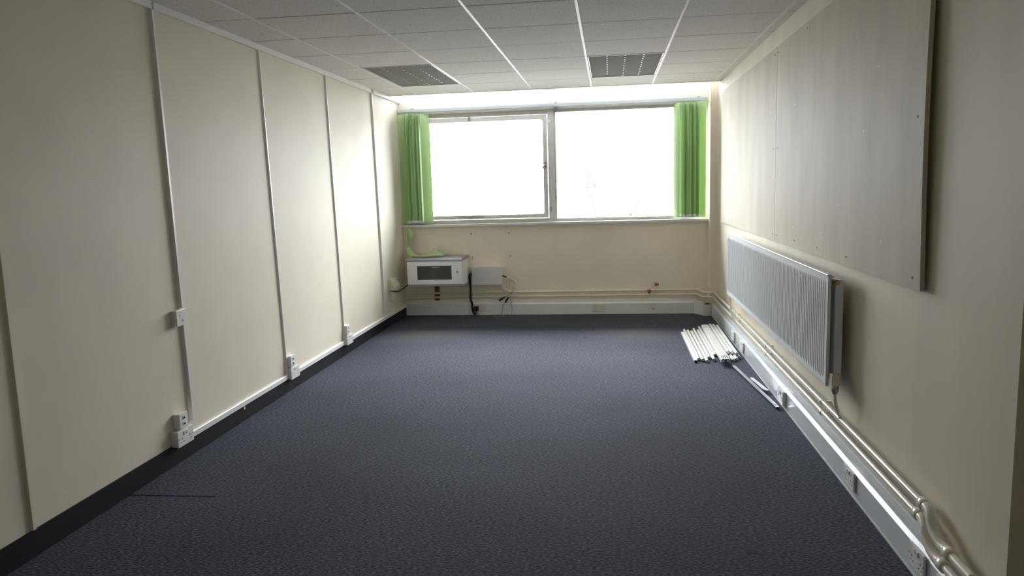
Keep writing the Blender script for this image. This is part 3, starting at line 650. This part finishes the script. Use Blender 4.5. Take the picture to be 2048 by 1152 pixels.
cable('grey_lead', [(1.222, 8.083, .262), (1.198, 8.083, .215), (1.193, 8.084, .174), (1.209, 8.085, .085), (1.205, 8.083, .02), (1.21, 8.05, .005)], .0032, 'grey_cable', 'thin grey cable hanging from coil to floor by far skirting')

# telephone style box on the left wall near the corner
tp = thing('telephone_box', (0, 7.60, .36), 'beige wedge-shaped telephone junction box on left wall near the corner', 'junction box')
MB().prism([(0, .365), (.066, .372), (.060, .41), (.028, .478), (0, .480)], 1, 7.495, 7.705).build('cover', 'cream_plastic', tp)
lp = bx(.001, .040, 7.53, 7.62, .262, .350, bev=.004).build('telephone_socket', 'white', None, (.02, 7.57, .262)); tag(lp, 'small white socket box under the beige telephone box', 'socket')
cable('telephone_cable', [(.045, 7.50, .362), (.05, 7.54, .352), (.055, 7.60, .342), (.05, 7.70, .330), (.05, 7.80, .332), (.06, 7.93, .35), (.08, 8.03, .375), (.10, 8.10, .40)], .006, 'black_rubber', 'dark cable sagging from telephone box to the data cabinet')

# ------------------------------------------------------------------ pile of fluorescent tubes etc. on the floor
PG = 'used fluorescent tubes piled on the carpet'
def tube_parts():
    g = MB().tube([(0, .018, 0), (0, 1.182, 0)], .0128, 14); c1 = MB().tube([(0, 0, 0), (0, .002, 0), (0, .02, 0)], [.011, .0134, .0134], 14)
    for sx in (-1, 1): c1.cyl((sx*.0065, 0, 0), (sx*.0065, -.007, 0), .0014, 6)
    c2 = MB().tube([(0, 1.2, 0), (0, 1.198, 0), (0, 1.18, 0)], [.011, .0134, .0134], 14)
    out = []
    for s, n, mt in ((g, 'glass_tube', 'tube'), (c1, 'end_cap', 'cap'), (c2, 'end_cap', 'cap')):
        me = bpy.data.meshes.new(n); me.from_pydata(s.v, [], s.f); me.polygons.foreach_set('use_smooth', s.sm); me.materials.append(M[mt]); out.append((n, me))
    return out
TP = tube_parts()
def ftube(x, y, z, dx, label, dz=0):
    t = thing('fluorescent_tube', (x, y, z), label, 'tube lamp', PG)
    t.rotation_euler = (math.atan2(dz, 1.2), 0, -math.atan2(dx, 1.2))
    for n, me in TP:
        o = bpy.data.objects.new(n, me); COL.objects.link(o); o.parent = t
R_ = .0137
ORD = ['second', 'third', 'fourth', 'fifth', 'sixth', 'seventh', 'eighth', 'ninth', 'tenth', 'eleventh', 'twelfth']
low = [(2.969, 5.915, .002), (2.998, 5.885, .003), (3.027, 5.850, .005), (3.056, 5.965, .008), (3.085, 5.895, .010), (3.114, 6.060, .011), (3.143, 5.930, .012), (3.172, 5.890, .012), (3.201, 5.920, .012), (3.230, 5.875, .012), (3.259, 5.915, .012), (3.288, 5.985, .012)]
for i, (x, y, dx) in enumerate(low):
    nm = ORD[i] if i < 11 else None
    ftube(x, y, R_, dx, f'white fluorescent tube on the carpet, {nm} from the left of the pile' if nm else 'white fluorescent tube on the carpet, tucked against the right trunking')
up = R_+.0242
ftube(3.2155, 6.055, up, .012, 'white fluorescent tube in the upper layer, beside the wide white cover')
ftube(3.2445, 6.045, up, .012, 'white fluorescent tube in the upper layer, second from the trunking')
ftube(3.2735, 6.00, up, .012, 'white fluorescent tube on top of the pile, closest to the trunking')
sq = thing('trunking_length', (2.940, 5.85, 0), 'straight square white trunking length at the left edge of the pile', 'trunking')
sq.rotation_euler = (0, 0, -.002); sq['_o'] = (0, 0, 0)
bx(-.013, .013, 0, 1.14, .001, .022, bev=.001).build('channel', 'white', sq); bx(-.010, .010, -.001, .002, .003, .019).build('open_end', 'dark', sq)
wcv = thing('light_diffuser', (3.150, 5.745, 0), 'wide white plastic cover with slotted end lying on top of the tubes', 'cover')
wcv.rotation_euler = (0, 0, -.014); wcv['_o'] = (0, 0, 0)
s = MB(); zz = R_*2+.001
s.prism([(-.034, zz), (-.034, zz+.020), (-.026, zz+.028), (.026, zz+.028), (.034, zz+.020), (.034, zz), (.030, zz), (.030, zz+.018), (.024, zz+.024), (-.024, zz+.024), (-.030, zz+.018), (-.030, zz)], 1, 0, 1.42)
s.build('cover_shell', 'tube', wcv)
for x in (-.022, -.010, .004, .018): bx(x-.0025, x+.0025, .03, .10 if x < 0 else .14, zz+.0275, zz+.0285).build('slot', 'dark', wcv)
for x in (-.016, .016): MB().cyl((x, .002, zz+.010), (x, .03, zz+.010), .009, 10).build('tube_holder', 'cap', wcv)

ms = thing('metal_strip', (3.20, 5.70, 0), 'long zinc-grey metal strip on the carpet beside the right trunking', 'metal strip')
ms['_o'] = (0, 0, 0); ms.rotation_euler = (0, 0, math.atan2(.094, 1.06))
s = MB().prism([(-.012, 0.012), (-.012, .018), (.012, .018), (.012, .0), (.0095, .0), (.0095, .0155), (-.0095, .0155), (-.0095, .012)], 1, -1.075, 0); s.build('channel', 'steel', ms)
MB().cyl((0, -1.03, .0178), (0, -1.03, .0188), .004, 10).build('screw_hole', 'dark', ms); MB().cyl((0, -.04, .0178), (0, -.04, .0188), .004, 10).build('screw_hole', 'dark', ms)
lt = MB().prism([(3.252, 5.31), (3.262, 5.318), (3.274, 5.31), (3.315, 4.985), (3.300, 4.985), (3.282, 5.02)], 2, .019, .024).build('plastic_offcut', 'white', None, (3.28, 5.15, .019)); tag(lt, 'small white plastic offcut lying against the metal strip', 'offcut')

# ------------------------------------------------------------------ outside the window
gr = bx(-60, 70, 8.6, 120, -4.2, -4.0).build('ground', 'ground'); tag(gr, 'pale ground outside far below the window', 'ground', kind='structure')
def building(loc, w, d, h, gable, label):
    t = thing('building', loc, label, 'building'); x, y, z = loc
    bx(x-w/2, x+w/2, y, y+d, z, z+h).build('walls', 'render', t)
    if gable: MB().prism([(x-w/2-.3, z+h), (x+w/2+.3, z+h), (x, z+h+gable)], 1, y-.3, y+d).build('roof', 'roof', t)
    else: bx(x-w/2-.15, x+w/2+.15, y-.15, y+d+.1, z+h, z+h+.06).build('parapet', 'roof', t)
    n = max(2, int(w/3))
    for i in range(n):
        for zz in (z+1.0, z+3.6):
            if zz+1.2 < z+h:
                xx = x-w/2+w*(i+.5)/n; f_ = bx(xx-.6, xx+.6, y-.05, y+.02, zz, zz+1.2).build('window', 'render', t); bx(xx-.5, xx+.5, y-.07, y-.05, zz+.1, zz+1.1).build('window_pane', 'glassfar', f_)
    return t
fb = building((-6.0, 32, -4), 10.0, 8, 5.75, 0, 'pale flat-roofed building faint through the left window')
MB().tube([(-1.0, 31.9, 1.80), (-.50, 31.9, 2.62)], .022, 6).build('roof_brace', 'roof', fb)
building((9.0, 42, -4), 9, 8, 5.2, 3.0, 'pale gabled house faint through the right window behind branches')
def tree(loc):
    t = thing('bare_tree', loc, 'leafless tree with thin branches outside the right window', 'tree')
    tk, br = MB(), MB(); rnd = random.Random(5)
    def grow(p, d, L, r, lev):
        pts = [p]; dd = d.copy()
        for k in range(4):
            dd = (dd+Vector((rnd.uniform(-.16, .16), rnd.uniform(-.16, .16), rnd.uniform(-.05, .12)))).normalized(); pts.append(pts[-1]+dd*L/4)
        (tk if lev == 0 else br).tube(pts, [r*(1-.12*k) for k in range(5)], 6 if lev < 2 else 4, cap=False)
        if lev < 5:
            for k in range(3 if lev < 3 else 2):
                a = rnd.uniform(0, 6.28); s = Vector((math.cos(a), math.sin(a), rnd.uniform(.1, .8)))
                grow(pts[rnd.choice((2, 3, 4))], (dd*.7+s*.8).normalized(), L*rnd.uniform(.58, .8), r*.52, lev+1)
    grow(Vector(loc), Vector((0.05, 0, 1)), 2.9, .15, 0)
    tk.build('trunk', 'bark', t); br.build('branches', 'bark', t)
tree((2.55, 17.0, -4.0))

for o in bpy.data.objects:
    if '_o' in o: del o['_o']
